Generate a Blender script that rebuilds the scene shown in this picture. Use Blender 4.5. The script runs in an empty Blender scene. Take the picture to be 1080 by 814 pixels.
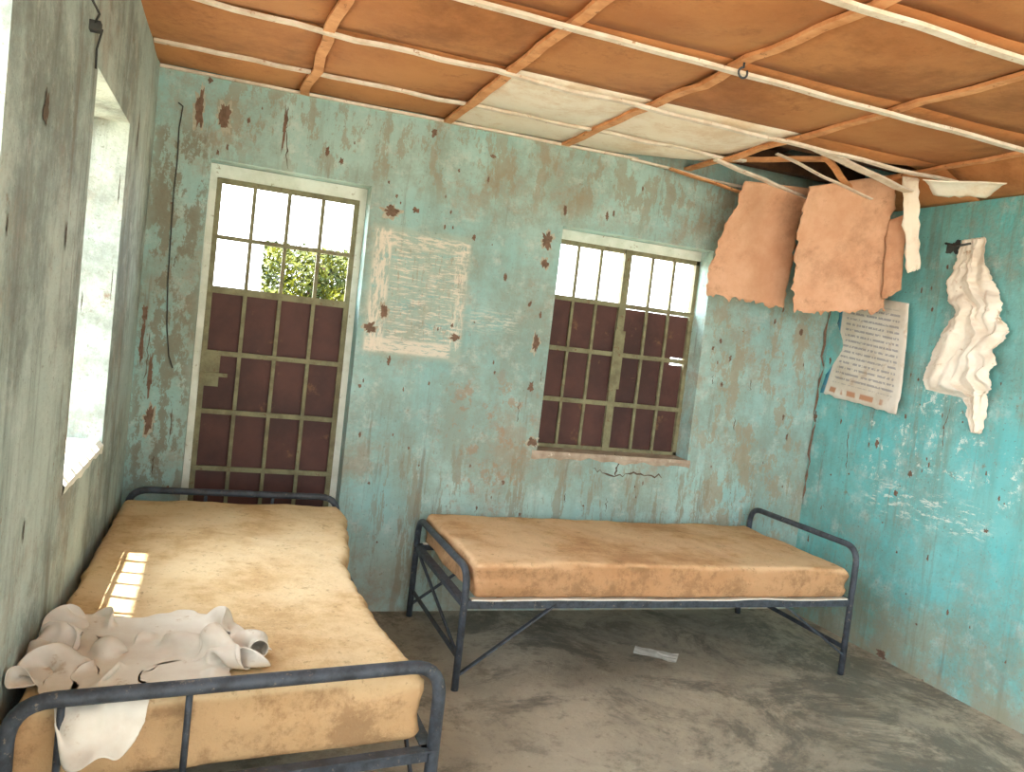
import bpy, bmesh, math, random
import numpy as np
from mathutils import Vector, Matrix, noise
random.seed(4)
# ------------------------------------------------------------------ camera (solved from the room geometry)
F,YAW,PITCH,ROLL=862.0,0.3524,-0.0570,0.1154
CAM=Vector((0.343,-4.151,1.5))
fw=Vector((math.sin(YAW)*math.cos(PITCH),math.cos(YAW)*math.cos(PITCH),math.sin(PITCH)))
rt=Vector((math.cos(YAW),-math.sin(YAW),0)); up=rt.cross(fw)
r2=rt*math.cos(ROLL)+up*math.sin(ROLL); u2=-rt*math.sin(ROLL)+up*math.cos(ROLL)
cd=bpy.data.cameras.new('camera'); cam=bpy.data.objects.new('camera',cd)
bpy.context.collection.objects.link(cam)
M=Matrix((( r2.x,u2.x,-fw.x,CAM.x),(r2.y,u2.y,-fw.y,CAM.y),(r2.z,u2.z,-fw.z,CAM.z),(0,0,0,1)))
cam.matrix_world=M; cd.sensor_width=36; cd.lens=F*36/1080; cd.clip_start=.02
bpy.context.scene.camera=cam
# survey helper: point measured in the photo, intersected with a KNOWN real plane of the room
def ray(px,py): return fw+r2*((px-540)/F)-u2*((py-407)/F)
def on_y(px,py,y=0.0):
    d=ray(px,py); return CAM+d*((y-CAM.y)/d.y)
def on_x(px,py,x):
    d=ray(px,py); return CAM+d*((x-CAM.x)/d.x)
def on_z(px,py,z):
    d=ray(px,py); return CAM+d*((z-CAM.z)/d.z)
WX=3.8975; YB=-4.9; ZC=2.56; KL=.015
# ------------------------------------------------------------------ helpers
def srgb(r,g,b):
    def c(v):
        v/=255.; return v/12.92 if v<=.04045 else ((v+.055)/1.055)**2.4
    return (c(r),c(g),c(b),1)
class NT:
    def __init__(s,name):
        s.m=bpy.data.materials.new(name); s.m.use_nodes=True; s.t=s.m.node_tree; s.n=s.t.nodes
        s.b=s.n['Principled BSDF']; s.b.inputs['Roughness'].default_value=.85
        s.b.inputs['Specular IOR Level'].default_value=.25
        s.pos=s.n.new('ShaderNodeNewGeometry').outputs['Position']
    def link(s,a,b): s.t.links.new(a,b)
    def noise(s,scale,detail=5,rough=.6,vec=None,stretch=None,off=(0,0,0),dist=0):
        n=s.n.new('ShaderNodeTexNoise'); n.inputs['Scale'].default_value=scale; n.inputs['Detail'].default_value=detail
        n.inputs['Roughness'].default_value=rough; n.inputs['Distortion'].default_value=dist
        mp=s.n.new('ShaderNodeMapping'); mp.inputs['Scale'].default_value=stretch or (1,1,1); mp.inputs['Location'].default_value=off
        s.link(vec or s.pos,mp.inputs['Vector']); s.link(mp.outputs[0],n.inputs['Vector'])
        return n.outputs['Fac']
    def ramp(s,fac,a,b,c0=0.,c1=1.):
        n=s.n.new('ShaderNodeMapRange'); n.interpolation_type='SMOOTHSTEP'
        n.inputs[1].default_value=a;n.inputs[2].default_value=b;n.inputs[3].default_value=c0;n.inputs[4].default_value=c1
        s.link(fac,n.inputs[0]); return n.outputs[0]
    def mul(s,a,b,op='MULTIPLY'):
        n=s.n.new('ShaderNodeMath'); n.operation=op
        for i,v in enumerate((a,b)):
            if isinstance(v,(int,float)): n.inputs[i].default_value=v
            else: s.link(v,n.inputs[i])
        return n.outputs[0]
    def mix(s,f,a,b):
        n=s.n.new('ShaderNodeMix'); n.data_type='RGBA'
        if isinstance(f,(int,float)): n.inputs[0].default_value=f
        else: s.link(f,n.inputs[0])
        for i,v in ((6,a),(7,b)):
            if isinstance(v,tuple): n.inputs[i].default_value=v
            else: s.link(v,n.inputs[i])
        return n.outputs[2]
    def sep(s,v=None):
        n=s.n.new('ShaderNodeSeparateXYZ'); s.link(v or s.pos,n.inputs[0]); return n.outputs
    def box(s,val,a,b,soft):
        return s.mul(s.ramp(val,a-soft,a+soft),s.ramp(val,b-soft,b+soft,1,0))
    def col(s,c): 
        if isinstance(c,tuple): s.b.inputs['Base Color'].default_value=c
        else: s.link(c,s.b.inputs['Base Color'])
    def bump(s,h,strength=.3,dist=.01):
        n=s.n.new('ShaderNodeBump'); n.inputs['Strength'].default_value=strength; n.inputs['Distance'].default_value=dist
        s.link(h,n.inputs['Height']); s.link(n.outputs[0],s.b.inputs['Normal'])
def obj(name,bm,mat,parent=None,smooth=False):
    me=bpy.data.meshes.new(name); bm.normal_update(); bm.to_mesh(me); bm.free()
    o=bpy.data.objects.new(name,me); bpy.context.collection.objects.link(o)
    for m in (mat if isinstance(mat,(list,tuple)) else [mat]): me.materials.append(m)
    if smooth:
        for p in me.polygons: p.use_smooth=True
    if parent: o.parent=parent
    return o
def empty(name):
    o=bpy.data.objects.new(name,None); bpy.context.collection.objects.link(o); return o
def box(bm,x0,x1,y0,y1,z0,z1,mi=0,skip=()):
    v=[bm.verts.new(p) for p in ((x0,y0,z0),(x1,y0,z0),(x1,y1,z0),(x0,y1,z0),(x0,y0,z1),(x1,y0,z1),(x1,y1,z1),(x0,y1,z1))]
    for k,f in enumerate(((3,2,1,0),(4,5,6,7),(0,1,5,4),(1,2,6,5),(2,3,7,6),(3,0,4,7))):
        if k in skip: continue
        bm.faces.new([v[i] for i in f]).material_index=mi
def flare(bm):   # the left wall is not quite square to the back wall
    for v in bm.verts: v.co.x+=KL*v.co.y
def beam(bm,a,b,w,h,upv=Vector((0,0,1)),mi=0,wob=0,n=1,seed=0):
    a=Vector(a);b=Vector(b);d=(b-a).normalized(); s=d.cross(upv).normalized(); u=s.cross(d)
    rings=[]
    for i in range(n+1):
        c=a.lerp(b,i/n)
        if wob: c=c+s*(noise.noise(Vector((i*.37,seed,0)))*wob)+u*(noise.noise(Vector((i*.37,seed,7)))*wob*.6)
        rings.append([bm.verts.new(c+s*x*w/2+u*y*h/2) for x,y in ((-1,-1),(1,-1),(1,1),(-1,1))])
    for i in range(n):
        for k in range(4): bm.faces.new((rings[i][k],rings[i][(k+1)%4],rings[i+1][(k+1)%4],rings[i+1][k])).material_index=mi
    bm.faces.new(rings[0][::-1]).material_index=mi; bm.faces.new(rings[-1]).material_index=mi
def fillet(pts,r,seg=7):
    pts=[Vector(p) for p in pts]; out=[pts[0]]
    for i in range(1,len(pts)-1):
        a=pts[i-1]-pts[i]; b=pts[i+1]-pts[i]; rr=min(r,a.length*.45,b.length*.45)
        p0=pts[i]+a.normalized()*rr; p1=pts[i]+b.normalized()*rr
        for k in range(seg+1):
            t=k/seg; out.append(p0*(1-t)**2+pts[i]*2*t*(1-t)+p1*t*t)
    out.append(pts[-1]); return out
def tube(bm,pts,r,seg=12,fr=0):
    pts=fillet(pts,fr) if fr else [Vector(p) for p in pts]
    t=(pts[1]-pts[0]).normalized(); n=t.orthogonal().normalized(); rings=[]
    for i,p in enumerate(pts):
        if i==0: tt=(pts[1]-pts[0])
        elif i==len(pts)-1: tt=pts[-1]-pts[-2]
        else: tt=(pts[i+1]-pts[i]).normalized()+(pts[i]-pts[i-1]).normalized()
        tt.normalize(); n=(n-tt*n.dot(tt)).normalized(); b=tt.cross(n)
        rings.append([bm.verts.new(p+(n*math.cos(2*math.pi*k/seg)+b*math.sin(2*math.pi*k/seg))*r) for k in range(seg)])
    for i in range(len(rings)-1):
        for k in range(seg): 
            f=bm.faces.new((rings[i][k],rings[i][(k+1)%seg],rings[i+1][(k+1)%seg],rings[i+1][k])); f.smooth=True
    bm.faces.new(rings[0][::-1]); bm.faces.new(rings[-1])
# ------------------------------------------------------------------ materials
def wall_mat(name,c1,c2,dirt,streak=.45,extra=None,rust=.5):
    m=NT(name)
    a=m.ramp(m.noise(1.1,6,.65),.35,.65)
    c=m.mix(a,c1,c2)
    c=m.mix(m.mul(m.ramp(m.noise(1.7,8,.75,off=(5,2,9)),.42,.62),.75),c,dirt)
    c=m.mix(m.mul(m.ramp(m.noise(4,7,.72,stretch=(1.6,1.6,.14)),.48,.70),streak),c,dirt)
    c=m.mix(m.mul(m.ramp(m.noise(6,7,.78,off=(1,7,3)),.5,.7),.5),c,srgb(206,212,204))
    c=m.mix(m.mul(m.ramp(m.noise(2.2,10,.8,off=(11,4,6)),.50,.64),rust),c,srgb(156,136,114))
    c=m.mix(m.mul(m.ramp(m.noise(6,7,.75,stretch=(1.5,1.5,.10),off=(3,3,3)),.57,.67),.6),c,srgb(120,106,88))
    c=m.mix(m.mul(m.ramp(m.noise(9,8,.8,off=(9,1,2)),.61,.67),.7),c,srgb(134,112,92))
    c=m.mix(m.mul(m.ramp(m.noise(60,3,.6),.62,.72),.5),c,srgb(105,98,84))
    z=m.sep()[2]
    low=m.mul(m.ramp(z,.0,.42,1,0),m.ramp(m.noise(5,7,.7),.3,.6))
    c=m.mix(m.mul(low,.75),c,srgb(154,136,112))
    if extra: c=extra(m,c)
    m.col(c); m.b.inputs['Roughness'].default_value=.7
    h=m.mul(m.noise(7,6,.6),m.mul(m.noise(55,4,.6),.25),'ADD')
    m.bump(h,.5,.022); return m.m
def back_extra(m,c):
    X,Y,Z=m.sep()
    def scr(x0,x1,z0,z1,thr,stretch,col,k=.85,sc=26,soft=.05):
        nonlocal c
        msk=m.mul(m.box(X,x0,x1,soft),m.box(Z,z0,z1,soft))
        msk=m.mul(msk,m.ramp(m.noise(sc,7,.78,stretch=stretch),thr,thr+.04))
        c=m.mix(m.mul(msk,k),c,col)
    pale=srgb(222,212,196)
    scr(1.03,1.56,1.34,2.0,.42,(.5,1,2.2),srgb(172,180,164),.5,10,.015)
    scr(1.05,1.14,1.36,1.98,.47,(2.2,1,.5),pale,.85,22,.012)
    scr(1.05,1.5,1.36,1.43,.44,(.5,1,2.5),pale,.85,22,.010)
    scr(1.08,1.55,1.90,1.97,.49,(.5,1,2.5),pale,.8,22,.012)
    scr(1.15,1.55,1.42,1.9,.525,(.4,1,3.2),pale,.85,26,.02)
    scr(1.15,1.55,1.42,1.9,.56,(3,1,.5),srgb(150,122,96),.55,22,.02)
    scr(1.48,1.55,1.40,1.95,.50,(2.,1,.6),pale,.7,22,.012)
    scr(1.58,1.85,1.54,1.62,.50,(.4,1,2.8),srgb(218,212,198),.7)
    scr(1.5,2.05,.55,1.3,.54,(1,1,.8),srgb(160,130,104),.6,9,.12)
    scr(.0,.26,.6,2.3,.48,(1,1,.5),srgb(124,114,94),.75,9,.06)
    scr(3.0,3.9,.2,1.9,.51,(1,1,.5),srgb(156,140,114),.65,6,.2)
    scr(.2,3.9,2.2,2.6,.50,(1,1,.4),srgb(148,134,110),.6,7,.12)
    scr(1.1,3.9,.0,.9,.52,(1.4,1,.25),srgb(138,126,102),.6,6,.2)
    return c
def right_extra(m,c):
    X,Y,Z=m.sep()
    for (y0,y1,z0,z1,thr,st) in ((-.95,-.45,.95,1.35,.57,(1,1.2,1)),(-1.3,-.5,.78,.95,.54,(1,.7,3)),(-1.2,-.75,1.35,1.5,.56,(1,1,1)),(-1.6,-.9,.95,1.3,.57,(1,1,1))):
        msk=m.mul(m.box(Y,y0,y1,.08),m.box(Z,z0,z1,.05))
        msk=m.mul(msk,m.ramp(m.noise(16,8,.8,stretch=st),thr,thr+.03))
        c=m.mix(m.mul(msk,.8),c,srgb(222,228,218))
    low=m.mul(m.ramp(Z,.05,1.1,1,0),m.ramp(m.noise(3.0,9,.8,off=(2,2,2)),.44,.60))
    c=m.mix(m.mul(low,.7),c,srgb(146,146,124))
    c=m.mix(m.mul(m.ramp(m.noise(5,7,.75,stretch=(1.5,1.5,.10),off=(7,3,1)),.52,.64),.45),c,srgb(124,128,108))
    return c
M_back=wall_mat('paint_back_wall',srgb(138,180,178),srgb(164,194,188),srgb(136,148,136),.6,back_extra)
M_left=wall_mat('paint_left_wall',srgb(168,184,178),srgb(188,198,188),srgb(112,118,110),.9,None,.4)
M_right=wall_mat('paint_right_wall',srgb(102,186,188),srgb(130,198,196),srgb(112,152,144),.5,right_extra,.35)
def simple(name,c1,c2,scale=8,rough=.8,stretch=None,bump=.2,c3=None,bd=.005,metal=0):
    m=NT(name); c=m.mix(m.ramp(m.noise(scale,6,.65,stretch=stretch),.35,.68),c1,c2)
    if c3: c=m.mix(m.ramp(m.noise(scale*2.3,6,.7,off=(4,4,4),stretch=stretch),.6,.68),c,c3)
    m.col(c); m.b.inputs['Roughness'].default_value=rough; m.b.inputs['Metallic'].default_value=metal
    m.bump(m.noise(scale*5,4,.6,stretch=stretch),bump,bd); return m.m
M_trim=simple('whitewashed_frame',srgb(230,234,224),srgb(210,216,202),10,c3=srgb(166,156,130))
M_maroon=simple('maroon_shutter_sheet',srgb(90,60,55),srgb(68,47,45),2.5,.6,c3=srgb(112,82,62))
M_olive=simple('olive_painted_iron',srgb(136,134,104),srgb(110,104,80),14,.6,c3=srgb(112,80,56))
M_metal=simple('chipped_dark_paint_iron',srgb(74,80,88),srgb(52,55,60),22,.45,c3=srgb(118,110,100))
M_batten=simple('batten_wood',srgb(228,168,118),srgb(202,136,86),9,.7,c3=srgb(160,100,62))
M_bwhite=simple('batten_white_paint',srgb(238,226,210),srgb(214,196,174),12,.7,c3=srgb(180,134,98))
def hb(name,c1,c2,c3,sc=1.6):
    m=NT(name); c=m.mix(m.ramp(m.noise(sc,7,.7),.35,.68),c1,c2)
    c=m.mix(m.mul(m.ramp(m.noise(1.1,8,.75,off=(7,7,7)),.48,.66),.7),c,c3)
    c=m.mix(m.mul(m.ramp(m.noise(6,9,.8,off=(2,1,7)),.54,.68),.6),c,c3)
    m.col(c); m.b.inputs['Roughness'].default_value=.7; m.bump(m.noise(90,3,.6),.25,.004); return m.m
M_hard=hb('hardboard_brown',srgb(196,136,86),srgb(176,114,68),srgb(138,86,50))
M_hardhang=hb('hardboard_hanging',srgb(222,176,144),srgb(206,154,120),srgb(158,112,80),3)
M_hardw=hb('hardboard_white_side',srgb(252,243,228),srgb(245,231,210),srgb(218,186,148),1.5)
M_dark=simple('attic_wood',srgb(92,64,44),srgb(60,42,30),6)
M_chip=simple('exposed_plaster',srgb(124,100,84),srgb(102,82,68),30,c3=srgb(86,72,60))
M_halo=simple('chipped_paint_edge',srgb(178,176,160),srgb(160,150,130),30)
M_crack=simple('crack_dark',srgb(84,74,62),srgb(104,90,76),30)
M_sill=simple('bare_sill_plaster',srgb(182,166,148),srgb(156,138,120),12,c3=srgb(210,200,182))
M_sillw=simple('whitewashed_sill',srgb(234,232,222),srgb(220,220,208),12,c3=srgb(190,180,160))
M_cloth=simple('soiled_white_cloth',srgb(230,224,212),srgb(214,203,188),5,.9,c3=srgb(198,180,158),bump=.05)
M_clothw=simple('torn_cloth_wall',srgb(242,236,222),srgb(226,214,196),6,.9,c3=srgb(196,172,146),bump=.05)
M_paper=simple('paper_scrap',srgb(235,232,224),srgb(212,208,198),12)
M_wire=simple('old_wire',srgb(70,72,70),srgb(52,54,54),20)
# floor
m=NT('concrete_floor')
c=m.mix(m.ramp(m.noise(1.5,7,.65),.35,.65),srgb(154,144,128),srgb(180,169,150))
c=m.mix(m.mul(m.ramp(m.noise(1.6,10,.8,off=(2,8,1),dist=.5),.47,.60),.85),c,srgb(102,98,89))
c=m.mix(m.mul(m.ramp(m.noise(6,8,.8,off=(5,5,5)),.50,.64),.6),c,srgb(118,112,98))
c=m.mix(m.mul(m.ramp(m.noise(9,7,.75),.56,.7),.5),c,srgb(198,188,170))
c=m.mix(m.mul(m.ramp(m.noise(30,4,.6),.62,.72),.55),c,srgb(94,86,74))
m.col(c); m.link(m.ramp(m.noise(3,4,.5),.3,.7,.4,.75),m.b.inputs['Roughness']); m.bump(m.noise(12,8,.7),.4,.02); M_floor=m.m
# foam
def foam(name,c1,c2,dirt):
    m=NT(name)
    c=m.mix(m.ramp(m.noise(3,6,.6),.35,.65),c1,c2)
    c=m.mix(m.mul(m.ramp(m.noise(3,10,.8),.48,.66),.65),c,dirt)
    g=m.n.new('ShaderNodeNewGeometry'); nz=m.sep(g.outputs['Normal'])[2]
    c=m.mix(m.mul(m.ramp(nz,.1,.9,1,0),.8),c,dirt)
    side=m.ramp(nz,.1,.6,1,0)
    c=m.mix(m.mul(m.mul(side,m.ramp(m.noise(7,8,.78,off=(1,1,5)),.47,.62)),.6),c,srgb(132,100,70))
    c=m.mix(m.mul(m.ramp(m.noise(4,9,.85,off=(8,2,5)),.57,.67),.6),c,srgb(148,114,78))
    c=m.mix(m.mul(m.ramp(m.noise(38,5,.7),.58,.70),.5),c,srgb(134,102,70))
    m.col(c); m.b.inputs['Roughness'].default_value=.95; m.bump(m.noise(30,6,.7),.5,.01); return m.m
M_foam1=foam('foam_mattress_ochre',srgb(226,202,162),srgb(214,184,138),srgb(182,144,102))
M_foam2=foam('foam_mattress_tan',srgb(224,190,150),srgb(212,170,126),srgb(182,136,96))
# leaves
m=NT('leaves'); c=m.mix(m.ramp(m.noise(4,5,.7),.42,.60),srgb(40,54,12),srgb(112,116,26)); m.col(c)
m.b.inputs['Roughness'].default_value=.6; M_leaf=m.m
M_bark=simple('bark',srgb(90,70,50),srgb(60,46,34),10)
M_sand=simple('sandy_ground',srgb(190,174,150),srgb(170,154,130),.8)
M_roof=simple('roof_sheet',srgb(60,50,42),srgb(45,38,32),2)
# ------------------------------------------------------------------ walls
TH=.24
bm=bmesh.new(); xs=[-TH,.2516,1.0083,2.0581,3.0224,WX+TH]
box(bm,xs[0],xs[1],0,TH,0,3.1); box(bm,xs[1],xs[2],0,TH,2.177,3.1); box(bm,xs[2],xs[3],0,TH,0,3.1)
box(bm,xs[3],xs[4],0,TH,0,.896); box(bm,xs[3],xs[4],0,TH,2.144,3.1); box(bm,xs[4],xs[5],0,TH,0,3.1)
wb=obj('wall_back',bm,M_back)
LW=[(-1.58,-.84,.945,2.11),(-3.4,-2.47,.97,2.35)]
bm=bmesh.new(); 
ys=[YB,LW[1][0],LW[1][1],LW[0][0],LW[0][1],0]
for i in range(5):
    if i in (1,3):
        w=LW[1] if i==1 else LW[0]
        box(bm,-TH,0,ys[i],ys[i+1],0,w[2]); box(bm,-TH,0,ys[i],ys[i+1],w[3],3.1)
    else: box(bm,-TH,0,ys[i],ys[i+1],0,3.1)
flare(bm); wl=obj('wall_left',bm,M_left)
bm=bmesh.new(); box(bm,WX,WX+TH,YB,0,0,3.1); wr=obj('wall_right',bm,M_right)
bm=bmesh.new(); box(bm,-TH,WX+TH,YB,TH,-.1,0); fl=obj('floor',bm,M_floor)
bm=bmesh.new(); box(bm,-30,40,-40,40,-.2,-.1); obj('ground_outside',bm,M_sand)
# ------------------------------------------------------------------ ceiling
XE=on_z(1022,171,2.585).x; Y4=on_z(1020,20,2.59).y
XE=min(max(XE,3.3),3.65); Y4=min(max(Y4,-2.5),-1.95)
XA=[-.1,.643,1.352,2.005,2.776,XE,WX]; YL=[0,-.379,-.988,-1.594,Y4,-2.81,-3.42,-4.03,-4.64,YB]
def cz(x,y):
    z=2.5513+.0102*x+.0052*y
    if x>XE: z-=(x-XE)/(WX-XE)*.13
    return z
bm=bmesh.new()
holes={(4,0)}
for ci in range(6):
    for ri in range(len(YL)-1):
        if (ci,ri) in holes: continue
        x0,x1,y0,y1=XA[ci],XA[ci+1],YL[ri],YL[ri+1]
        if (ci,ri)==(4,1): y0=-.84
        mi=1 if (ci,ri) in {(2,0),(3,0),(2,1),(3,1)} else 0
        n=8; g=[]
        for i in range(n+1):
            row=[]
            for j in range(n+1):
                u=i/n;v=j/n;x=x0+(x1-x0)*u;ya=y0
                if (ci,ri)==(3,0) and u>.35: ya=y0-.20*(u-.35)/.65
                if (ci,ri)==(4,1): ya=y0+noise.noise(Vector((u*4,3,3)))*.06
                y=ya+(y1-ya)*v
                z=cz(x,y)+.012-math.sin(math.pi*u)*math.sin(math.pi*v)*(.014+random.Random(ci*7+ri).random()*.022)+noise.noise(Vector((x*3,y*3,ri)))*.006
                row.append(bm.verts.new((x,y,z)))
            g.append(row)
        for i in range(n):
            for j in range(n):
                f=bm.faces.new((g[i][j],g[i][j+1],g[i+1][j+1],g[i+1][j])); f.material_index=mi; f.smooth=True
ceil=obj('ceiling',bm,[M_hard,M_hardw])
sm=ceil.modifiers.new('t','SOLIDIFY'); sm.thickness=.004
bm=bmesh.new()
for k,x in enumerate(XA[1:6]):
    y0=-.0
    beam(bm,(x,y0,cz(x,y0)-.004),(x,YB,cz(x,YB)-.004),.042,.014,wob=.024,n=44,seed=k*3)
obj('battens_long',bm,M_batten,ceil)
bm=bmesh.new()
for k,y in enumerate(YL[1:-1]):
    segs=[(-.03,WX)]
    if k==0: segs=[(0,2.9)]
    for a,b in segs: beam(bm,(a,y,cz(a,y)),(b,y,cz(min(b,XE),y)-(.1 if b>XE else 0)*.6),.030,.012,wob=.020,n=36,seed=40+k*3)
beam(bm,(0,-.012,cz(0,0)-.005),(2.45,-.012,cz(2.45,0)-.005),.02,.012,wob=.008,n=18,seed=77)
obj('battens_cross',bm,M_bwhite,ceil)
# broken strips and splinters by the hole
bm=bmesh.new()
beam(bm,(2.95,-.86,2.575),(3.62,-.80,2.49),.055,.010,wob=.02,n=8,seed=5)
beam(bm,(2.72,-.37,2.56),(3.40,-.30,2.47),.035,.012,wob=.02,n=8,seed=6)
beam(bm,(2.40,-.03,2.56),(3.35,-.12,2.50),.03,.010,wob=.02,n=8,seed=9)
beam(bm,(3.0,-.5,2.62),(3.55,-.62,2.46),.03,.006,wob=.02,n=8,seed=12)
obj('broken_strips',bm,M_bwhite,ceil)
bm=bmesh.new()
beam(bm,(2.62,-.08,2.54),(3.2,-.2,2.44),.04,.008,wob=.03,n=8,seed=15)
beam(bm,(3.1,-.75,2.58),(3.66,-.45,2.47),.035,.012,wob=.02,n=8,seed=16)
beam(bm,(2.82,-.2,2.6),(3.3,-.7,2.62),.04,.02,wob=.02,n=8,seed=17)
obj('broken_battens',bm,M_batten,ceil)
# attic above
bm=bmesh.new(); box(bm,-.6,WX+.6,YB-.1,.8,3.1,3.16)
rf=obj('roof',bm,M_roof)
bm=bmesh.new()
for y in (-.15,-.62,-1.4,-2.4): beam(bm,(0.02,y,2.68),(WX-.02,y,2.68),.06,.1)
for x in (2.9,3.25,3.7): beam(bm,(x,-.02,2.78),(x,YB+.1,2.95),.07,.1)
obj('rafters',bm,M_dark,rf)
bm=bmesh.new(); box(bm,0,WX,YB,YB+.03,2.56,3.1); obj('attic_fascia',bm,M_dark,rf)
# hook
bm=bmesh.new(); hp=on_z(785,66,2.55)
pts=[hp+Vector((0,0,.0)),hp+Vector((0,0,-.015))]
for k in range(12):
    a=math.pi/2+k/11*math.pi*1.7; pts.append(hp+Vector((math.cos(a)*.018,0,-.035+math.sin(a)*.018)))
tube(bm,pts,.004,8); obj('ceiling_hook',bm,M_metal,smooth=True)
# ------------------------------------------------------------------ door + windows
door=empty('door_1')
bm=bmesh.new(); x0,x1,zt=.2516,1.0083,2.177; yf=.13
box(bm,x0,x0+.034,yf,yf+.06,0,zt); box(bm,x1-.034,x1,yf,yf+.06,0,zt); box(bm,x0+.034,x1-.034,yf,yf+.06,zt-.065,zt)
obj('frame',bm,M_trim,door)
bm=bmesh.new(); a,b=x0+.034,x1-.034; top=zt-.065
for k in range(5):
    x=a+.012+(b-a-.024)*k/4; w=.026 if k in (0,4) else .018
    box(bm,x-w/2,x+w/2,yf,yf+.02,.03,top)
for z,w in ((top-.012,.026),(1.83,.02),(1.575,.034),(1.265,.024),(.975,.024),(.69,.024),(.40,.024),(.06,.04)):
    box(bm,a,b,yf-.006,yf+.008,z-w/2,z+w/2)
box(bm,a+.0,a+.09,yf-.012,yf-.002,1.10,1.265); 
box(bm,a+.03,a+.13,yf-.03,yf-.018,1.15,1.168)
obj('bars',bm,M_olive,door)
bm=bmesh.new(); box(bm,a,b,yf+.022,yf+.028,.03,1.575); obj('sheet',bm,M_maroon,door)
def window(name,x0,x1,z0,z1,yf):
    w=empty(name); bm=bmesh.new(); t=.024
    fx0,fx1,fz0,fz1=x0,x1,z0+.012,z1-.055
    box(bm,fx0,fx0+t,yf,yf+.03,fz0,fz1);box(bm,fx1-t,fx1,yf,yf+.03,fz0,fz1)
    box(bm,fx0,fx1,yf,yf+.03,fz0,fz0+t);box(bm,fx0,fx1,yf,yf+.03,fz1-t,fz1)
    mx=(fx0+fx1)/2; box(bm,mx-.022,mx+.022,yf-.006,yf+.024,fz0,fz1)
    zs=[fz0,1.19,1.48,1.765]
    for z in zs[1:]:
        box(bm,fx0,fx1,yf-.004,yf+.01,z-.013,z+.013)
    for s,e in ((fx0+t,mx-.022),(mx+.022,fx1-t)):
        for k in (1,2):
            x=s+(e-s)*k/3; box(bm,x-.008,x+.008,yf+.002,yf+.016,fz0,fz1)
    box(bm,mx-.03,mx+.035,yf-.012,yf-.004,1.28,1.62)
    obj('bars',bm,M_olive,w)
    bm=bmesh.new(); box(bm,fx0,mx-.02,yf+.018,yf+.024,fz0,1.765); box(bm,mx+.02,fx1-.11,yf+.022,yf+.028,fz0,1.75)
    box(bm,fx1-.12,fx1,yf+.024,yf+.030,fz0,1.455); box(bm,fx1-.12,fx1,yf+.024,yf+.030,1.50,1.75)
    obj('sheets',bm,M_maroon,w)
    bm=bmesh.new(); box(bm,x0,x1,yf-.005,yf+.05,z1-.055,z1); obj('head_trim',bm,M_trim,w)
    bm=bmesh.new(); n=40; g=[]
    for i in range(n+1):
        x=x0-.03+(x1-x0+.05)*i/n; q=noise.noise(Vector((x*9,0,0)))+.5*noise.noise(Vector((x*31,0,0)))
        inside=min(max(x,x0),x1)
        g.append([bm.verts.new(p) for p in ((x,-.003,z0-.030+q*.022),(x,-.008,z0-.008),(x,-.003,z0+.010),(inside,yf,z0+.016))])
    for i in range(n):
        for k in range(3): bm.faces.new((g[i][k],g[i+1][k],g[i+1][k+1],g[i][k+1]))
    obj('sill',bm,M_sill,w)
    return w
window('window_1',2.0581,3.0224,.896,2.144,.13)
def window_left(name,y0,y1,z0,z1):
    w=empty(name); bm=bmesh.new(); xf=-.19;t=.02
    box(bm,xf,xf+.03,y0,y0+t,z0,z1);box(bm,xf,xf+.03,y1-t,y1,z0,z1);box(bm,xf,xf+.03,y0,y1,z0,z0+t);box(bm,xf,xf+.03,y0,y1,z1-t,z1)
    ny=6
    for k in range(1,ny): 
        y=y0+(y1-y0)*k/ny; box(bm,xf+.004,xf+.018,y-.007,y+.007,z0,z1)
    for z in (z0+(z1-z0)*.28,z0+(z1-z0)*.55,z1-.17):
        box(bm,xf-.002,xf+.012,y0,y1,z-.008,z+.008)
    flare(bm); obj('bars',bm,M_olive,w)
    bm=bmesh.new(); n=24; g=[]
    for i in range(n+1):
        y=y0+(y1-y0)*i/n; q=noise.noise(Vector((y*9,3,0)))
        g.append([bm.verts.new(p) for p in ((.003,y,z0-.03+q*.02),(.006,y,z0-.006),(-.01,y,z0+.012),(xf,y,z0+.02))])
    for i in range(n):
        for k in range(3): bm.faces.new((g[i][k],g[i][k+1],g[i+1][k+1],g[i+1][k]))
    flare(bm); obj('sill',bm,M_sillw,w)
window_left('window_2',*LW[0]); window_left('window_3',*LW[1])
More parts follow.
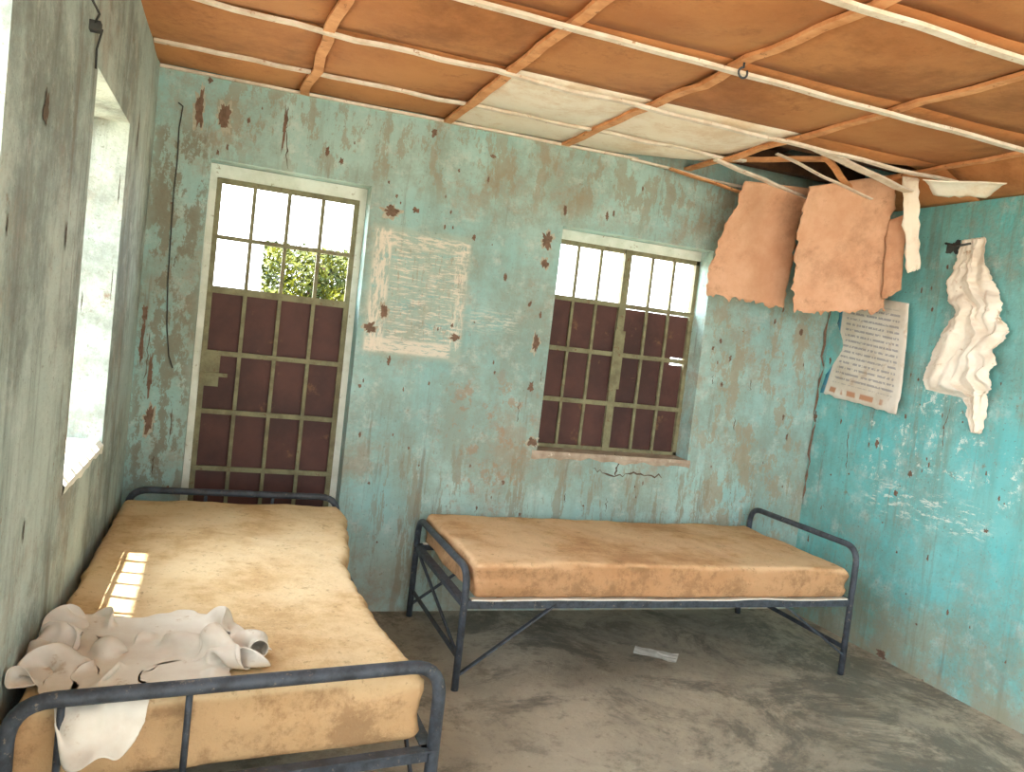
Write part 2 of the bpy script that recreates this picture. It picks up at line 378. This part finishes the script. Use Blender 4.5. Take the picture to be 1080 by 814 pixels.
# ------------------------------------------------------------------ wall damage
def blob(bm,c,ax,ay,rx,ry,seed,off,mi=0):
    n=36
    vs=[]
    for k in range(n):
        a=2*math.pi*k/n; r=1+.6*noise.noise(Vector((math.cos(a)*1.6,math.sin(a)*1.6,seed)))+.6*noise.noise(Vector((math.cos(a)*5,math.sin(a)*5,seed+9)))+.3*noise.noise(Vector((math.cos(a)*14,math.sin(a)*14,seed+9)))
        vs.append(bm.verts.new(c+ax*rx*r*math.cos(a)+ay*ry*r*math.sin(a)+off))
    bm.faces.new(vs).material_index=mi
EX,EY,EZ=Vector((1,0,0)),Vector((0,1,0)),Vector((0,0,1))
bm=bmesh.new()
for i,(px,py,sx,sy) in enumerate(((211,115,4,14),(237,123,5,11),(413,223,7,5),(577,253,6,8),(574,278,4,5),(565,362,4,9),(157,442,4,11),(153,330,2,9),
    (405,328,4,6),(438,222,3,3),(458,140,3,4),(300,135,1.5,24),(158,395,2,18),(150,360,2,20),(500,250,2,3),(480,356,5,3),(533,292,2,5),(560,408,3,5),
    (596,222,2,6),(640,228,2,4),(562,466,6,5),(360,170,2,3),(345,160,2,4),(410,380,2,4),(222,85,2,3),(520,165,3,2),(760,360,2,3),(770,378,2,3),(845,350,3,5),(390,345,5,6))):
    p=on_y(px,py); s=p.y-CAM.y; blob(bm,p,EX,EZ,sx*s/F,sy*s/F,i,Vector((0,-.0022,0)))
    if sx>=4: blob(bm,p,EX,EZ,sx*1.35*s/F,sy*1.25*s/F,i+.3,Vector((0,-.0012,0)),1)
R=random.Random(8)
for i in range(110):
    p=Vector((R.uniform(.05,3.8),-.0015,R.uniform(.3,2.45))); q=R.uniform(.003,.008)
    if .22<p.x<1.04 and p.z<2.2 or 2.0<p.x<3.05 and .85<p.z<2.2: continue
    blob(bm,p,EX,EZ,q,q*R.uniform(.7,3),i+200,Vector((0,0,0)))
obj('plaster_chips',bm,[M_chip,M_halo],wb)
def crack(bm,pts,w,ax,off,seed):
    P=[]
    for a,b in zip(pts[:-1],pts[1:]):
        for k in range(8): P.append(a.lerp(b,k/8))
    P.append(pts[-1]); L=[];
    for i,p in enumerate(P):
        j=noise.noise(Vector((i*.8,seed,0)))*w*2.2; ww=w*(.25+random.random()*.8)
        if i in (0,len(P)-1): ww*=.2
        L.append((bm.verts.new(p+ax*(j-ww/2)+off),bm.verts.new(p+ax*(j+ww/2)+off)))
    for a,b in zip(L[:-1],L[1:]): bm.faces.new((a[0],a[1],b[1],b[0]))
bm=bmesh.new()
O=Vector((0,-.002,0))
crack(bm,[on_y(*p) for p in ((625,494),(645,502),(668,499),(698,503))],.012,EZ,O,1)
crack(bm,[on_y(*p) for p in ((648,478),(652,488),(648,502))],.012,EX,O,2)
crack(bm,[on_y(*p) for p in ((304,112),(302,140),(303,178))],.007,EX,O,3)
for i,(px,py,l) in enumerate(((182,430,40),(158,350,50),(162,480,20),(185,270,12),(548,420,25),(572,385,18),(596,520,10),(640,525,16),(752,395,10),(792,400,12),(775,440,14))):
    crack(bm,[on_y(px,py),on_y(px-l*.1,py+l)],.006,EX,O,10+i)
obj('cracks',bm,M_crack,wb)
bm=bmesh.new()
zz=[on_x(px,py,WX).z for px,py in ((878,300),(858,400),(850,470),(842,530))]
crack(bm,[Vector((WX-.004,-.006,z)) for z in zz],.022,EY*0.5-EX*.5,Vector((-.004,-.012,0)),3)
crack(bm,[on_x(*p,WX) for p in ((895,455),(893,495))],.008,EY,Vector((-.002,0,0)),31)
crack(bm,[on_x(*p,WX) for p in ((1003,430),(996,450),(994,475))],.006,EY,Vector((-.002,0,0)),32)
for i,(px,py,sx,sy) in enumerate(((925,468,2,4),(945,520,2,3),(960,500,2,3),(990,395,2,3),(972,720,3,3),(1040,560,2,2),(930,690,5,4),(860,440,2,5))):
    p=on_x(px,py,WX); s=(p-CAM).length; blob(bm,p,EY,EZ,sx*1.2*s/F,sy*s/F,i+50,Vector((-.0015,0,0)))
for i in range(60):
    p=Vector((WX-.0015,R.uniform(-2.2,-.05),R.uniform(.05,2.2))); q=R.uniform(.003,.008)
    blob(bm,p,EY,EZ,q,q*R.uniform(.7,3),i+300,Vector((0,0,0)))
obj('plaster_chips',bm,M_chip,wr)
bm=bmesh.new()
for i,(px,py,sx,sy) in enumerate(((66,120,4,15),(82,250,1.5,12),(95,318,1.5,8),(30,240,1,10),(130,200,1.5,15),(122,300,1.5,14),(40,560,1,12),(148,140,1.5,16))):
    p=on_x(px,py,0); s=(p-CAM).length
    blob(bm,p,EY,EZ,sx*2.2*s/F,sy*s/F,i+80,Vector((.002,0,0)))
flare(bm); obj('plaster_chips',bm,M_crack,wl)
# wire on the back wall
bm=bmesh.new()
tube(bm,[on_y(px,py,-.008) for px,py in ((188,108),(193,112),(189,135),(187,170),(183,205),(180,250),(177,300),(176,345),(178,375),(182,388))],.0028,6)
obj('loose_wire',bm,M_wire,smooth=True)
bm=bmesh.new(); p=on_x(98,28,-.02)
tube(bm,[p+Vector((0,-.1,.05)),p+Vector((.02,-.05,.02)),p,p+Vector((.015,.05,.01)),p+Vector((.0,.09,-.03)),p+Vector((.0,.1,-.08))],.003,6)
box(bm,-.03,.0,p.y-.02,p.y+.01,p.z-.012,p.z+.012)
obj('wire_bracket',bm,M_wire)
# ------------------------------------------------------------------ mattresses
def mattress(name,x0,x1,y0,y1,z0,z1,mat,edge=None,parent=None,seed=0,r=.022,front=None):
    bm=bmesh.new(); st=.02
    nx=int((x1-x0)/st);ny=int((y1-y0)/st);nz=8
    vm={}
    def V(i,j,k):
        key=(i,j,k)
        if key in vm: return vm[key]
        x=x0+(x1-x0)*i/nx; y=y0+(y1-y0)*j/ny; z=z0+(z1-z0)*k/nz
        c=Vector((min(max(x,x0+r),x1-r),min(max(y,y0+r),y1-r),min(max(z,z0+r),z1-r)))
        d=Vector((x,y,z))-c
        if d.length>1e-6: c=c+d.normalized()*r
        u=(c.x-x0)/(x1-x0); v=(c.y-y0)/(y1-y0)
        if edge:
            dl,dr=edge(c.y); c.x+=dl*(1-u)+dr*u
        if front: c.y+=front*(1-u)*(1-v)
        nn=noise.noise(Vector((c.x*4,c.y*4,seed)))*.010+noise.noise(Vector((c.x*13,c.y*13,seed+3)))*.004
        if k>nz/2: c.z+=nn
        on_side=(i in(0,nx)) or (j in (0,ny))
        if on_side:
            q=noise.noise(Vector((c.x*5,c.y*5,c.z*26+seed)))*.014+noise.noise(Vector((c.x*22,c.y*22,c.z*22+seed)))*.005
            if i in (0,nx): c.x+=q*(1 if i else -1)
            if j in (0,ny): c.y+=q*(1 if j else -1)
        vm[key]=bm.verts.new(c); return vm[key]
    def q(a,b,c,d): bm.faces.new((a,b,c,d)).smooth=True
    for i in range(nx):
        for j in range(ny):
            q(V(i,j,nz),V(i+1,j,nz),V(i+1,j+1,nz),V(i,j+1,nz)); q(V(i,j,0),V(i,j+1,0),V(i+1,j+1,0),V(i+1,j,0))
    for k in range(nz):
        for i in range(nx):
            q(V(i,0,k),V(i+1,0,k),V(i+1,0,k+1),V(i,0,k+1)); q(V(i,ny,k),V(i,ny,k+1),V(i+1,ny,k+1),V(i+1,ny,k))
        for j in range(ny):
            q(V(0,j,k),V(0,j,k+1),V(0,j+1,k+1),V(0,j+1,k)); q(V(nx,j,k),V(nx,j+1,k),V(nx,j+1,k+1),V(nx,j,k+1))
    return obj(name,bm,mat,parent)
# ------------------------------------------------------------------ beds
def endframe(bm,A,B,H,zl,rods,r=.016):
    A=Vector(A);B=Vector(B)
    def P(t,z): 
        q=A.lerp(B,t); return Vector((q.x,q.y,z))
    tube(bm,[P(0,0),P(0,H),P(1,H),P(1,0)],r,14,fr=.09)
    beam(bm,P(0,zl),P(1,zl),.012,.035); beam(bm,P(0,zl+.015),P(1,zl+.015),.035,.006)
    for t in rods: tube(bm,[P(t,zl),P(t,H)],.008,10)
def bed2():
    e=empty('bed'); bm=bmesh.new(); xa,xb,ya,yb=1.42,3.47,-.95,-.07; zl=.37
    endframe(bm,(xa,ya,0),(xa,yb,0),.52,zl,[])
    endframe(bm,(xb,ya,0),(xb,yb,0),.655,zl,[])
    for y in (ya+.0,yb):
        beam(bm,(xa,y,zl),(xb,y,zl),.006,.035); beam(bm,(xa,y+(.015 if y==ya else -.015),zl+.015),(xb,y+(.015 if y==ya else -.015),zl+.015),.035,.006)
        beam(bm,(xa,y,.06),(xa+.42,y,zl),.02,.008); beam(bm,(xb,y,.10),(xb-.42,y,zl),.02,.008)
    beam(bm,(xa,ya,.14),(xa,yb,.14),.008,.022,); beam(bm,(xb,ya,.14),(xb,yb,.14),.008,.022)
    beam(bm,(xa,ya,.14),(xa,yb,zl),.008,.018)
    for k in range(1,12): 
        x=xa+(xb-xa)*k/12; beam(bm,(x,ya,zl+.016),(x,yb,zl+.016),.025,.003)
    obj('frame',bm,M_metal,e)
    bm=bmesh.new(); beam(bm,(xa+.03,ya+.006,zl+.021),(xb-.03,ya+.006,zl+.021),.03,.006,wob=.01,n=20,seed=3)
    beam(bm,(xa+.03,yb-.012,zl+.021),(xb-.03,yb-.012,zl+.021),.03,.004)
    obj('cover_sheet',bm,M_cloth,e)
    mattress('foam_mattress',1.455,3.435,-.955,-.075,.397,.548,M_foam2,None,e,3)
    return e
bed2()
XL,XR,YNL,YNR,YF=.005,.985,-2.25,-2.12,-.11
def bed1():
    e=empty('bed'); bm=bmesh.new(); zl=.375; HR=.62
    ts=[]
    for px,py in ((65,770),(197,765)):
        p=on_y(px,py,-2.2); ts.append(min(max((p.x-XL)/(XR-XL),.06),.9))
    endframe(bm,(XL,YNL,0),(XR,YNR,0),HR,zl,ts,r=.018)
    endframe(bm,(.035,YF,0),(XR,YF,0),HR,zl,[.35,.67],r=.016)
    for xn,xf,yn,s in ((XL,.035,YNL,.015),(XR,XR,YNR,-.015)):
        beam(bm,(xn,yn,zl),(xf,YF,zl),.006,.035); beam(bm,(xn+s,yn,zl+.015),(xf+s,YF,zl+.015),.035,.006)
        beam(bm,(xn,yn,.08),(xn,yn+.42,zl),.008,.02,upv=EZ); beam(bm,(xf,YF,.08),(xf,YF-.42,zl),.008,.02)
    for k in range(1,12):
        y=YNR+(YF-YNR)*k/12; beam(bm,(.02,y,zl+.016),(XR,y,zl+.016),.025,.003)
    obj('frame',bm,M_metal,e)
    R=[on_z(px,py,.585) for px,py in ((366,545),(369,575),(361,600),(372,606),(388,632),(402,655),(418,676),(452,712))]
    R=sorted([(p.y,p.x) for p in R])
    X1=.955; ysr=[p[0] for p in R]; xsr=[p[1] for p in R]
    def edge(y):
        x=float(np.interp(y,ysr,xsr)); x=min(max(x,X1-.07),X1+.1)
        return (KL*y*.8,x-X1+noise.noise(Vector((y*9,1,1)))*.012+noise.noise(Vector((y*25,1,1)))*.006)
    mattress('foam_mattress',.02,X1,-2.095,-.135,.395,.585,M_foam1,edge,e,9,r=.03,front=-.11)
    return e
b1=bed1()
# ------------------------------------------------------------------ crumpled cloth on the bed (position based relaxation)
def crumple():
    top=[(0,664),(45,652),(100,652),(150,650),(195,643),(235,652),(262,670),(272,690)]
    bot=[(-5,716),(30,716),(62,734),(78,766),(122,762),(155,728),(205,716),(262,706)]
    nu,nv=150,110
    T=np.array([on_z(*p,.60)[:2] for p in top]);B=np.array([on_z(*p,.60)[:2] for p in bot])
    tt=np.linspace(0,1,8); u=np.linspace(0,1,nu)
    Tu=np.stack([np.interp(u,tt,T[:,k]) for k in (0,1)],1);Bu=np.stack([np.interp(u,tt,B[:,k]) for k in (0,1)],1)
    P=np.zeros((nu,nv,3))
    for j in range(nv):
        v=j/(nv-1); P[:,j,:2]=Tu*(1-v)+Bu*v
    for i in range(nu):
        for j in range(nv):
            x,y=P[i,j,:2]
            w=Vector((x*4+y*3+noise.noise(Vector((x*4,y*4,50)))*1.2,y*9+x*6+noise.noise(Vector((x*4,y*4,60)))*1.2,2.3))
            h=1-abs(noise.noise(w)*2.6); h2=1-abs(noise.noise(w*1.9+Vector((9,9,9)))*2.6)
            e=min(1,6*min(i/nu,1-i/nu,j/nv,1-j/nv))
            P[i,j,2]=.60+max(0,(h-.1))*.080*e+max(0,h2)*.012*e
            P[i,j,0]+=noise.noise(Vector((x*7,y*7,20)))*.05*e; P[i,j,1]+=noise.noise(Vector((x*7,y*7,30)))*.06*e
    Lu,Lv=.95/(nu-1),.74/(nv-1)
    prev=P.copy()
    def con(A,ax,step,L,k):
        for s in range(2*step if step>1 else 2):
            idx=np.arange(s,A.shape[ax]-step,2*step if step>1 else 2)
            if len(idx)==0: continue
            a=np.take(A,idx,ax);b=np.take(A,idx+step,ax); d=b-a; l=np.linalg.norm(d,axis=2,keepdims=True)+1e-9
            c=d*(.5*k*(l-L)/l)
            if ax==0: A[idx]+=c;A[idx+step]-=c
            else: A[:,idx]+=c;A[:,idx+step]-=c
    for it in range(90):
        vel=(P-prev)*.75; prev=P.copy(); P=P+vel; P[:,:,2]-=.0004
        for s in range(5):
            con(P,0,1,Lu,1.);con(P,1,1,Lv,1.);con(P,0,4,4*Lu,.3);con(P,1,4,4*Lv,.3);con(P,0,9,9*Lu*.95,.10);con(P,1,9,9*Lv*.95,.10)
        ry=YNL+(P[:,:,0]-XL)/(XR-XL)*(YNR-YNL)
        ins=P[:,:,1]>ry+.015
        fl=.598
        hit=ins&(P[:,:,2]<fl)
        P[:,:,2]=np.where(hit,fl,P[:,:,2])
        for k in (0,1): P[:,:,k]=np.where(hit,prev[:,:,k]+(P[:,:,k]-prev[:,:,k])*.1,P[:,:,k])
        dy=P[:,:,1]-ry;dz=P[:,:,2]-.62;rr=np.sqrt(dy*dy+dz*dz)+1e-9;R=.024
        m=rr<R; P[:,:,1]=np.where(m,ry+dy/rr*R,P[:,:,1]);P[:,:,2]=np.where(m,.62+dz/rr*R,P[:,:,2])
        P[:,:,0]=np.maximum(P[:,:,0],KL*P[:,:,1]+.008)
        P[:,:,2]=np.minimum(P[:,:,2],.71)
    bm=bmesh.new(); V=[[bm.verts.new(P[i,j]) for j in range(nv)] for i in range(nu)]
    for i in range(nu-1):
        for j in range(nv-1): bm.faces.new((V[i][j],V[i][j+1],V[i+1][j+1],V[i+1][j])).smooth=True
    o=obj('crumpled_bedsheet',bm,M_cloth)
    sc=o.modifiers.new('sm','SMOOTH'); sc.iterations=3; sc.factor=.5
    s=o.modifiers.new('s','SOLIDIFY'); s.thickness=.0015;s.offset=1
crumple()
# ------------------------------------------------------------------ hanging hardboard sheets
def sheet(name,tl,tr,br,bl,mat,n=20,curl=.03,jag=.02,seed=0,parent=None,thick=.005,axis=EY):
    bm=bmesh.new(); g=[]
    for j in range(n+1):
        v=j/n; row=[]
        for i in range(n+1):
            u=i/n; p=(tl*(1-u)+tr*u)*(1-v)+(bl*(1-u)+br*u)*v
            p=p+axis*(curl*math.sin(math.pi*v)*(1-.5*u)+noise.noise(Vector((u*2,v*2,seed)))*curl*.8)
            if j==n: p=p+EZ*(noise.noise(Vector((u*9,seed,4)))*jag+noise.noise(Vector((u*25,seed,4)))*jag*.9)
            if i in (0,n): p=p+(tr-tl).normalized()*(noise.noise(Vector((v*7,seed,i)))*jag*.8+noise.noise(Vector((v*22,seed,i)))*jag*.6)
            row.append(bm.verts.new(p))
        g.append(row)
    uv=bm.loops.layers.uv.new('UVMap')
    for j in range(n):
        for i in range(n):
            f=bm.faces.new((g[j][i],g[j+1][i],g[j+1][i+1],g[j][i+1])); f.smooth=True
            for l,(a,b) in zip(f.loops,((i,j),(i,j+1),(i+1,j+1),(i+1,j))): l[uv].uv=(a/n,1-b/n)
    o=obj(name,bm,mat,parent); s=o.modifiers.new('s','SOLIDIFY'); s.thickness=thick; return o
sheet('hanging_ceiling_board',on_y(786,191,-.30),on_y(857,199,-.34),on_y(826,325,-.22),on_y(745,309,-.18),M_hardhang,seed=2,n=40,jag=.03,curl=.05)
sheet('hanging_ceiling_board',on_y(853,197,-.52),on_y(948,183,-.66),on_y(934,328,-.58),on_y(838,330,-.42),M_hardhang,seed=5,curl=.045,n=40,jag=.03)
sheet('hanging_ceiling_board',on_y(952,186,-.76),on_y(970,188,-.80),on_y(970,284,-.80),on_y(957,288,-.74),M_hardw,seed=8,curl=.01,n=14)
sheet('hanging_ceiling_board',on_y(938,232,-.62),on_y(958,225,-.70),on_y(950,306,-.70),on_y(930,316,-.60),M_hardhang,seed=18,curl=.01,n=14)
sheet('hanging_ceiling_board',on_z(973,190,2.44),on_z(1062,194,2.44),on_z(1040,209,2.40),on_z(985,206,2.41),M_hardw,seed=11,curl=.01,axis=EZ,n=10,jag=.005)
# ------------------------------------------------------------------ poster on the right wall
m=NT('printed_poster'); uvn=m.n.new('ShaderNodeUVMap'); U,Vv,_=m.sep(uvn.outputs[0])
base=m.mix(m.ramp(m.noise(6,5,.6),.35,.7),srgb(228,222,210),srgb(208,198,180))
row=m.mul(m.mul(Vv,19.0),1.0,'MODULO')
lines=m.mul(m.ramp(row,.35,.45),m.ramp(row,.75,.8,1,0))
words=m.ramp(m.noise(1,2,.5,vec=uvn.outputs[0],stretch=(46,19,1)),.42,.46)
body=m.mul(m.box(U,.14,.9,.01),m.box(Vv,.14,.92,.01))
c=m.mix(m.mul(m.mul(m.mul(lines,words),body),.5),base,srgb(80,90,114))
c=m.mix(m.ramp(U,.05,.07,1,0),c,srgb(80,150,176))
c=m.mix(m.mul(m.mul(m.box(Vv,.04,.09,.01),m.box(U,.1,.8,.02)),m.ramp(m.noise(1,1,.5,vec=uvn.outputs[0],stretch=(9,3,1)),.45,.5)),c,srgb(190,140,110))
c=m.mix(m.mul(m.ramp(m.noise(9,5,.7),.56,.7),.5),c,srgb(180,150,116))
m.col(c); M_poster=m.m
sheet('wall_poster',on_x(887,308,WX-.03),on_x(959,320,WX-.07),on_x(945,437,WX-.05),on_x(865,414,WX-.012),M_poster,seed=14,curl=.03,jag=.014,thick=.001,axis=EX)
# ------------------------------------------------------------------ torn cloth hung on the right wall
def hung():
    Lp=[(1016,254),(1012,272),(1010,285),(1002,300),(1004,315),(1012,330),(1004,342),(998,355),(990,368),(984,385),(979,398),(980,411),(1000,416),(1020,420),(1024,432),(1030,456)]
    Rp=[(1040,250),(1044,268),(1047,282),(1051,295),(1057,308),(1064,322),(1060,335),(1068,348),(1066,358),(1054,368),(1057,382),(1050,394),(1053,408),(1046,420),(1042,440),(1036,458)]
    n=150;mm=80;g=[];bm=bmesh.new()
    L=[on_x(*p,WX) for p in Lp];R=[on_x(*p,WX) for p in Rp]
    for j in range(n+1):
        t=j/n*(len(L)-1);k=min(int(t),len(L)-2);f=t-k
        a=L[k].lerp(L[k+1],f);b=R[k].lerp(R[k+1],f);row=[]
        a=a+EY*(noise.noise(Vector((j*.2,0,2)))*.018+noise.noise(Vector((j*.6,0,2)))*.010); b=b+EY*(noise.noise(Vector((j*.2,9,2)))*.018+noise.noise(Vector((j*.6,9,2)))*.010)
        for i in range(mm+1):
            u=i/mm;p=a.lerp(b,u); v=j/n
            wob=noise.noise(Vector((u*2,v*3,11)))*.6+noise.noise(Vector((u*5,v*7,31)))*.2
            s1=(u*2.2+v*.9+wob)%1; f1=(s1/.7 if s1<.7 else (1-s1)/.3)
            s2=(u*1.2-v*2.6+wob*1.8+.3)%1; f2=(s2/.82 if s2<.82 else (1-s2)/.18)
            k2=max(0,.5+noise.noise(Vector((u*2,v*3,41))))
            d=.012+.020*f1*min(1,v*6+.3)+.032*f2*k2*min(1,v*4)+.02*noise.noise(Vector((u*3,v*6,5)))+.008*noise.noise(Vector((u*9,v*16,5)))+.03*math.sin(math.pi*u)*min(1,v*3)*(1-.5*v)
            row.append(bm.verts.new(p+Vector((-max(d,.008),0,0))))
        g.append(row)
    for j in range(n):
        for i in range(mm): bm.faces.new((g[j][i],g[j+1][i],g[j+1][i+1],g[j][i+1])).smooth=True
    o=obj('torn_hanging_cloth',bm,M_clothw); s=o.modifiers.new('s','SOLIDIFY'); s.thickness=.0015
    bm=bmesh.new(); a=on_x(1008,262,WX)
    tube(bm,[a+Vector((0,.02,.02)),a+Vector((-.05,.02,.02)),a+Vector((-.06,-.06,.0)),on_x(1030,258,WX)+Vector((-.04,0,0))],.006,8)
    blob(bm,a+Vector((-.003,0,0)),EY,EZ,.04,.035,9,Vector((0,0,0)))
    obj('wall_hook',bm,M_wire)
hung()
# paper scrap on floor
bm=bmesh.new(); q=[on_z(px,py,.012) for px,py in ((670,680),(716,689),(713,698),(668,687))]
vs=[bm.verts.new(p) for i,p in enumerate(q)]; bm.faces.new(vs)
r=bmesh.ops.subdivide_edges(bm,edges=bm.edges[:],cuts=5,use_grid_fill=True)
for v in bm.verts: v.co.z=.004+.012*abs(noise.noise(v.co*25))
obj('paper_scrap',bm,M_paper)
# ------------------------------------------------------------------ tree outside
tr=empty('tree'); bm=bmesh.new(); R=random.Random(2)
TY=5.5; l=on_y(279,290,TY).x; rr_=on_y(400,290,TY).x; zt=on_y(330,258,TY).z
cx=(l+rr_)/2; 
for k in range(17000):
    x=R.uniform(l,rr_+.6); y=TY+R.uniform(-.1,1.0); z=R.uniform(1.0,zt)
    z-=max(0,noise.noise(Vector((x*5,y*3,0)))*.15)
    if noise.noise(Vector((x*2.5,y*2.5,z*2.5)))<-.38: continue
    s=R.uniform(.02,.05); a=Vector((R.gauss(0,1),R.gauss(0,1),R.gauss(0,1))).normalized(); b=a.orthogonal().normalized()
    c=Vector((x,y,z)); vs=[bm.verts.new(c+p) for p in (a*s,b*s*.45,-a*s,-b*s*.45)]; bm.faces.new(vs)
obj('foliage',bm,M_leaf,tr)
bm=bmesh.new(); tube(bm,[(cx,TY+.5,-.1),(cx+.05,TY+.5,.9),(cx-.1,TY+.5,1.6),(cx+.1,TY+.5,zt-.2)],.09,10)
tube(bm,[(cx,TY+.5,1.0),(cx+.5,TY+.4,1.7)],.05,8); tube(bm,[(cx,TY+.5,1.0),(cx-.4,TY+.4,1.7)],.05,8)
obj('trunk',bm,M_bark,tr)
# ------------------------------------------------------------------ light
w=bpy.data.worlds.new('World'); bpy.context.scene.world=w; w.use_nodes=True
nt=w.node_tree; bg=nt.nodes['Background']
def MR(src,a,b,c,d):
    n=nt.nodes.new('ShaderNodeMapRange'); n.interpolation_type='SMOOTHSTEP'; nt.links.new(src,n.inputs[0])
    for i,v in enumerate((a,b,c,d)): n.inputs[i+1].default_value=v
    return n.outputs[0]
tc=nt.nodes.new('ShaderNodeTexCoord'); sp=nt.nodes.new('ShaderNodeSeparateXYZ'); mx=nt.nodes.new('ShaderNodeMix'); mx.data_type='RGBA'
nt.links.new(tc.outputs['Generated'],sp.inputs[0]); nt.links.new(MR(sp.outputs[2],-.1,.7,0,1),mx.inputs[0])
mx.inputs[6].default_value=(.94,.97,1,1); mx.inputs[7].default_value=(.84,.93,1,1)
nt.links.new(mx.outputs[2],bg.inputs['Color'])
ml=nt.nodes.new('ShaderNodeMath'); ml.operation='MULTIPLY'   # hazy sky, brightest towards the sun side (-x)
nt.links.new(MR(sp.outputs[0],-.8,.2,14,4.0),ml.inputs[0]); nt.links.new(MR(sp.outputs[1],-.9,.1,.74,1.5),ml.inputs[1])
nt.links.new(ml.outputs[0],bg.inputs['Strength'])
sd=bpy.data.lights.new('sun','SUN'); sd.energy=18; sd.angle=.009; sd.color=(1,.96,.88)
so=bpy.data.objects.new('sun',sd); bpy.context.collection.objects.link(so)
el=math.radians(71.5); az=math.radians(-22)
d=Vector((math.cos(el)*math.cos(az),math.cos(el)*math.sin(az),-math.sin(el)))
so.rotation_euler=d.to_track_quat('-Z','Y').to_euler()
bpy.context.scene.view_settings.view_transform='Standard'
